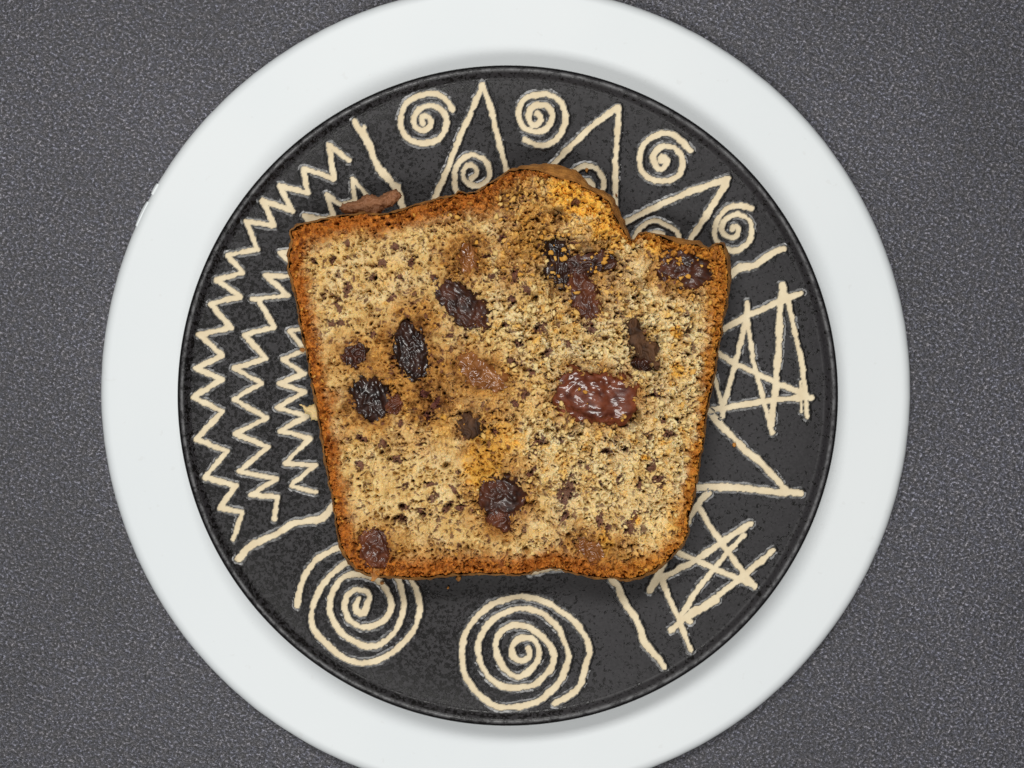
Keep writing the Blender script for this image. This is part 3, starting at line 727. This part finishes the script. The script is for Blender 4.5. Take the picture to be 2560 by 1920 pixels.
# raisins
def raisin(cx, cy, a, b, an, mat, lift, lb, seed):
    bmr = bmesh.new(); bmesh.ops.create_icosphere(bmr, subdivisions=5, radius=1.0)
    A = a*S(ZT)*1.25; B = b*S(ZT)*1.25; Cz = min(A, B)*0.52
    rot = -math.radians(an); ca, sa = math.cos(rot), math.sin(rot)
    ox, oy = W(cx, cy, ZT)
    zc = ZT+lift*0.0009-Cz-0.0004
    off = Vector((seed*7.1, seed*3.3, seed*1.7))
    for v in bmr.verts:
        p = v.co.copy()
        q = Vector((p.x*A, p.y*B, p.z*Cz))*1000       # mm
        wv = Vector((mn.noise(q*0.35+off), mn.noise(q*0.35+off+Vector((5, 0, 0))), mn.noise(q*0.35+off+Vector((0, 5, 0)))))
        qq = (Vector((q.x*0.62, q.y*0.72, q.z*0.7)) if a > 90 else Vector((q.x*0.30, q.y*0.50, q.z*0.50)))+wv*1.2
        rdg = max(0, 1-abs(mn.noise(qq+off))*2.6)
        rdg2 = max(0, 1-abs(mn.noise(qq*2.1+off))*2.4)
        lump = mn.noise(q*0.22+off)
        s = 1+0.22*lump
        d = (0.55 if a > 90 else 0.80)*rdg*rdg+0.16*rdg2*rdg2
        p2 = Vector((p.x*A*s, p.y*B*s, p.z*Cz*(1+0.15*lump)))
        nn = Vector((p.x/A, p.y/B, p.z/Cz)).normalized()
        p2 += nn*(d-0.30)*0.001
        v.co = Vector((ox+p2.x*ca-p2.y*sa, oy+p2.x*sa+p2.y*ca, zc+p2.z))
    for f_ in bmr.faces: f_.smooth = True
    m_ = bpy.data.meshes.new('raisin'); bmr.to_mesh(m_); bmr.free()
    o = link('raisin', m_, mat, slice_)
    if lb: o['label'] = lb
for i, rs in enumerate(RAIS): raisin(*rs, i+1)

# loose crumbs clinging to the cut face: too many and too small to count
rng = random.Random(5)
bmi = bmesh.new(); bmesh.ops.create_icosphere(bmi, subdivisions=2, radius=1.0)
bv = np.array([v.co[:] for v in bmi.verts]); bf = np.array([[v.index for v in f_.verts] for f_ in bmi.faces]); bmi.free()
cos, fcs, tones = [], [], []
ny_, nx_ = X.shape; cnt = 0
tries = 0
while cnt < 1100 and tries < 60000:
    tries += 1
    j = rng.randrange(ny_); i = rng.randrange(nx_)
    if sd[j, i] < 0.7: continue
    px, py = PX[j, i], PY[j, i]
    pr = 0.10+0.75*torn[j, i]+0.5*(np.hypot(px-1716, py-671) < 75)+0.25*crust[j, i]
    if rng.random() > pr: continue
    onr = False
    for (cx, cy, a, b, an, mt, lift, lb) in RAIS:
        aa = math.radians(an); dx = px-cx; dy = py-cy
        if ((dx*math.cos(aa)+dy*math.sin(aa))/a)**2+((-dx*math.sin(aa)+dy*math.cos(aa))/b)**2 < 0.85: onr = (cx, lift); break
    if onr and (onr[0] not in (1716, 1398, 1472) or rng.random() < 0.3) and rng.random() < 0.93: continue
    z = Z[j, i]
    if onr: z = ZT+(onr[1]-0.25)*0.001
    elif h[j, i] < -1.3: continue
    r = (0.00014+0.00042*rng.random()**2.2)*(1.15 if torn[j, i] > 0.5 else 0.85)
    sc = np.array([1+0.5*rng.random(), 0.7+0.4*rng.random(), 0.4+0.3*rng.random()])*r
    o3 = np.array([rng.random()*50, rng.random()*50])
    dsp = 1+1.3*gn(bv[:, 0]*2.3+o3[0]+bv[:, 2], bv[:, 1]*2.3+bv[:, 2]*1.3+o3[1], 81)
    v = bv*dsp[:, None]*sc
    t = rng.random()*6.28; c_, s_ = math.cos(t), math.sin(t)
    v = np.stack([v[:, 0]*c_-v[:, 1]*s_, v[:, 0]*s_+v[:, 1]*c_, v[:, 2]], 1)
    cos.append(v+np.array([X[j, i], Y[j, i], z+sc[2]*0.45])); fcs.append(bf+len(bv)*cnt)
    tn = 0.62+0.38*rng.random()-0.35*max(golden[j, i], stain[j, i]*1.4)-0.55*crust[j, i]-0.3*jam[j, i]
    if onr: tn = 0.15+0.3*rng.random()
    tones.append(np.full(len(bv), min(1, max(0, tn)))); cnt += 1
me = mesh_np('loose_crumbs', np.vstack(cos), np.vstack(fcs), True, {'tone': np.concatenate(tones)})
tag(link('loose_crumbs', me, M_FLAKE, slice_), kind='stuff')

# ------------------------------------------------------------------ flakes: small broken slabs
def slab(name, poly_px, z, thick, mat, parent=None, seed=0, rough=0.5, attrs=None, tilt=(0, 0)):
    P = np.array([W(p[0], p[1], z) for p in poly_px])
    res = 0.00022
    gx = np.arange(P[:, 0].min()-0.0006, P[:, 0].max()+0.0006, res); gy = np.arange(P[:, 1].min()-0.0006, P[:, 1].max()+0.0006, res)
    X_, Y_ = np.meshgrid(gx, gy)
    d = poly_sdf(X_, Y_, P)*1000+0.25*gn(X_*1000/0.7, Y_*1000/0.7, 91+seed)
    xx, yy = X_*1000, Y_*1000
    hh = rough*(0.5*fbm(xx/1.4, yy/1.4, 93+seed, 3)+0.55*fbm(xx/0.6, yy/0.6, 97+seed, 2))-0.4*rough*pores(xx, yy, 1.0, 0.15, 0.35, 0.6, 95)
    up = hh+thick*0.5*np.sqrt(np.clip(d, 0, 1.0))
    tl = tilt[0]*(X_-P[:, 0].mean())+tilt[1]*(Y_-P[:, 1].mean())
    used_, f_ = grid_faces(d > -0.12)
    top = np.stack([X_[used_], Y_[used_], z+tl[used_]+up[used_]*0.001], 1)
    bot = np.stack([X_[used_], Y_[used_], z+tl[used_]-(thick*0.5*np.sqrt(np.clip(d[used_], 0, 1.0))+0.15*fbm(xx[used_], yy[used_], 99, 2))*0.001], 1)
    # boundary edges
    nT = len(top)
    e = np.concatenate([f_[:, [0, 1]], f_[:, [1, 2]], f_[:, [2, 3]], f_[:, [3, 0]]])
    key = np.sort(e, 1); uq, inv, ct = np.unique(key, axis=0, return_inverse=True, return_counts=True)
    be = e[ct[inv.ravel()] == 1]
    side = np.stack([be[:, 1], be[:, 0], be[:, 0]+nT, be[:, 1]+nT], 1)
    fcs_ = np.vstack([f_, f_[:, ::-1]+nT, side])
    at = {k_: np.full(nT*2, v_) for k_, v_ in (attrs or {}).items()}
    me_ = mesh_np(name, np.vstack([top, bot]), fcs_, True, at)
    return link(name, me_, mat, parent)
def Pp(pts, o=(680, 440)): return [(o[0]+a/3.687, o[1]+b/3.687) for a, b in pts]
fl = slab('crust_flake', Pp([(620,300),(650,255),(740,235),(800,225),(850,175),(930,170),(985,195),(1050,150),(1140,120),(1195,160),(1190,200),(1110,280),(1040,300),(1010,340),(960,365),(860,345),(720,350),(650,345)]),
    ZT-0.0085, 3.2, M_SHARD, slice_, 1, 1.3)
fl['label'] = 'dry brown crust flake sticking out behind the slice'
fl = slab('crust_flake', [(924,1431),(934,1420),(950,1422),(954,1434),(945,1444),(936,1452),(928,1456),(930,1445)], ZT-0.0006, 1.2, M_CRUST, slice_, 2, 0.5)
cr = slab('crust_crumb', T('D', [(1505,1128),(1570,1150),(1625,1130),(1665,1170),(1680,1250),(1600,1245),(1590,1215),(1555,1195),(1540,1160)]),
    0.0225, 3.0, M_CRUMB, None, 3, 0.6, {'pale': 0.5, 'golden': 0.1, 'crust': 0.0, 'stain': 0.0, 'fleck': 0.0, 'jam': 0.0, 'goldcrust': 0.0})
tag(cr, 'small pale yellow bread crumb at the left side of the slice', 'crumb')

# a few stray crumbs fallen on the plate
for i_, (cx, cy, rr_) in enumerate([(1467, 424, 5), (1147, 1446, 7), (955, 1458, 5), (1541, 488, 4), (1836, 1112, 5), (757, 874, 7), (1120, 1470, 4)]):
    zz_ = float(plate_z(np.hypot(cx-1270, cy-989)/829.0*RB))+0.0009
    pts_ = [(cx+rr_*(0.7+0.6*rng.random())*math.cos(k_*0.9), cy+rr_*(0.7+0.6*rng.random())*math.sin(k_*0.9)) for k_ in range(7)]
    o_ = slab('stray_crumb', pts_, zz_, 1.3, M_CRUST, None, 20+i_, 0.4)
    tag(o_, ['tiny brown crumb by the arc behind the slice dome', 'tiny brown crumb touching the lower edge of the slice', 'tiny brown crumb near the big spiral at the lower left corner', 'tiny brown crumb right beside the slice dome', 'tiny brown crumb right of the slice above the open wedge', 'tiny brown crumb beside the left crust', 'tiny brown crumb lying just below the slice'][i_], 'crumb', 'stray crumbs on the plate')
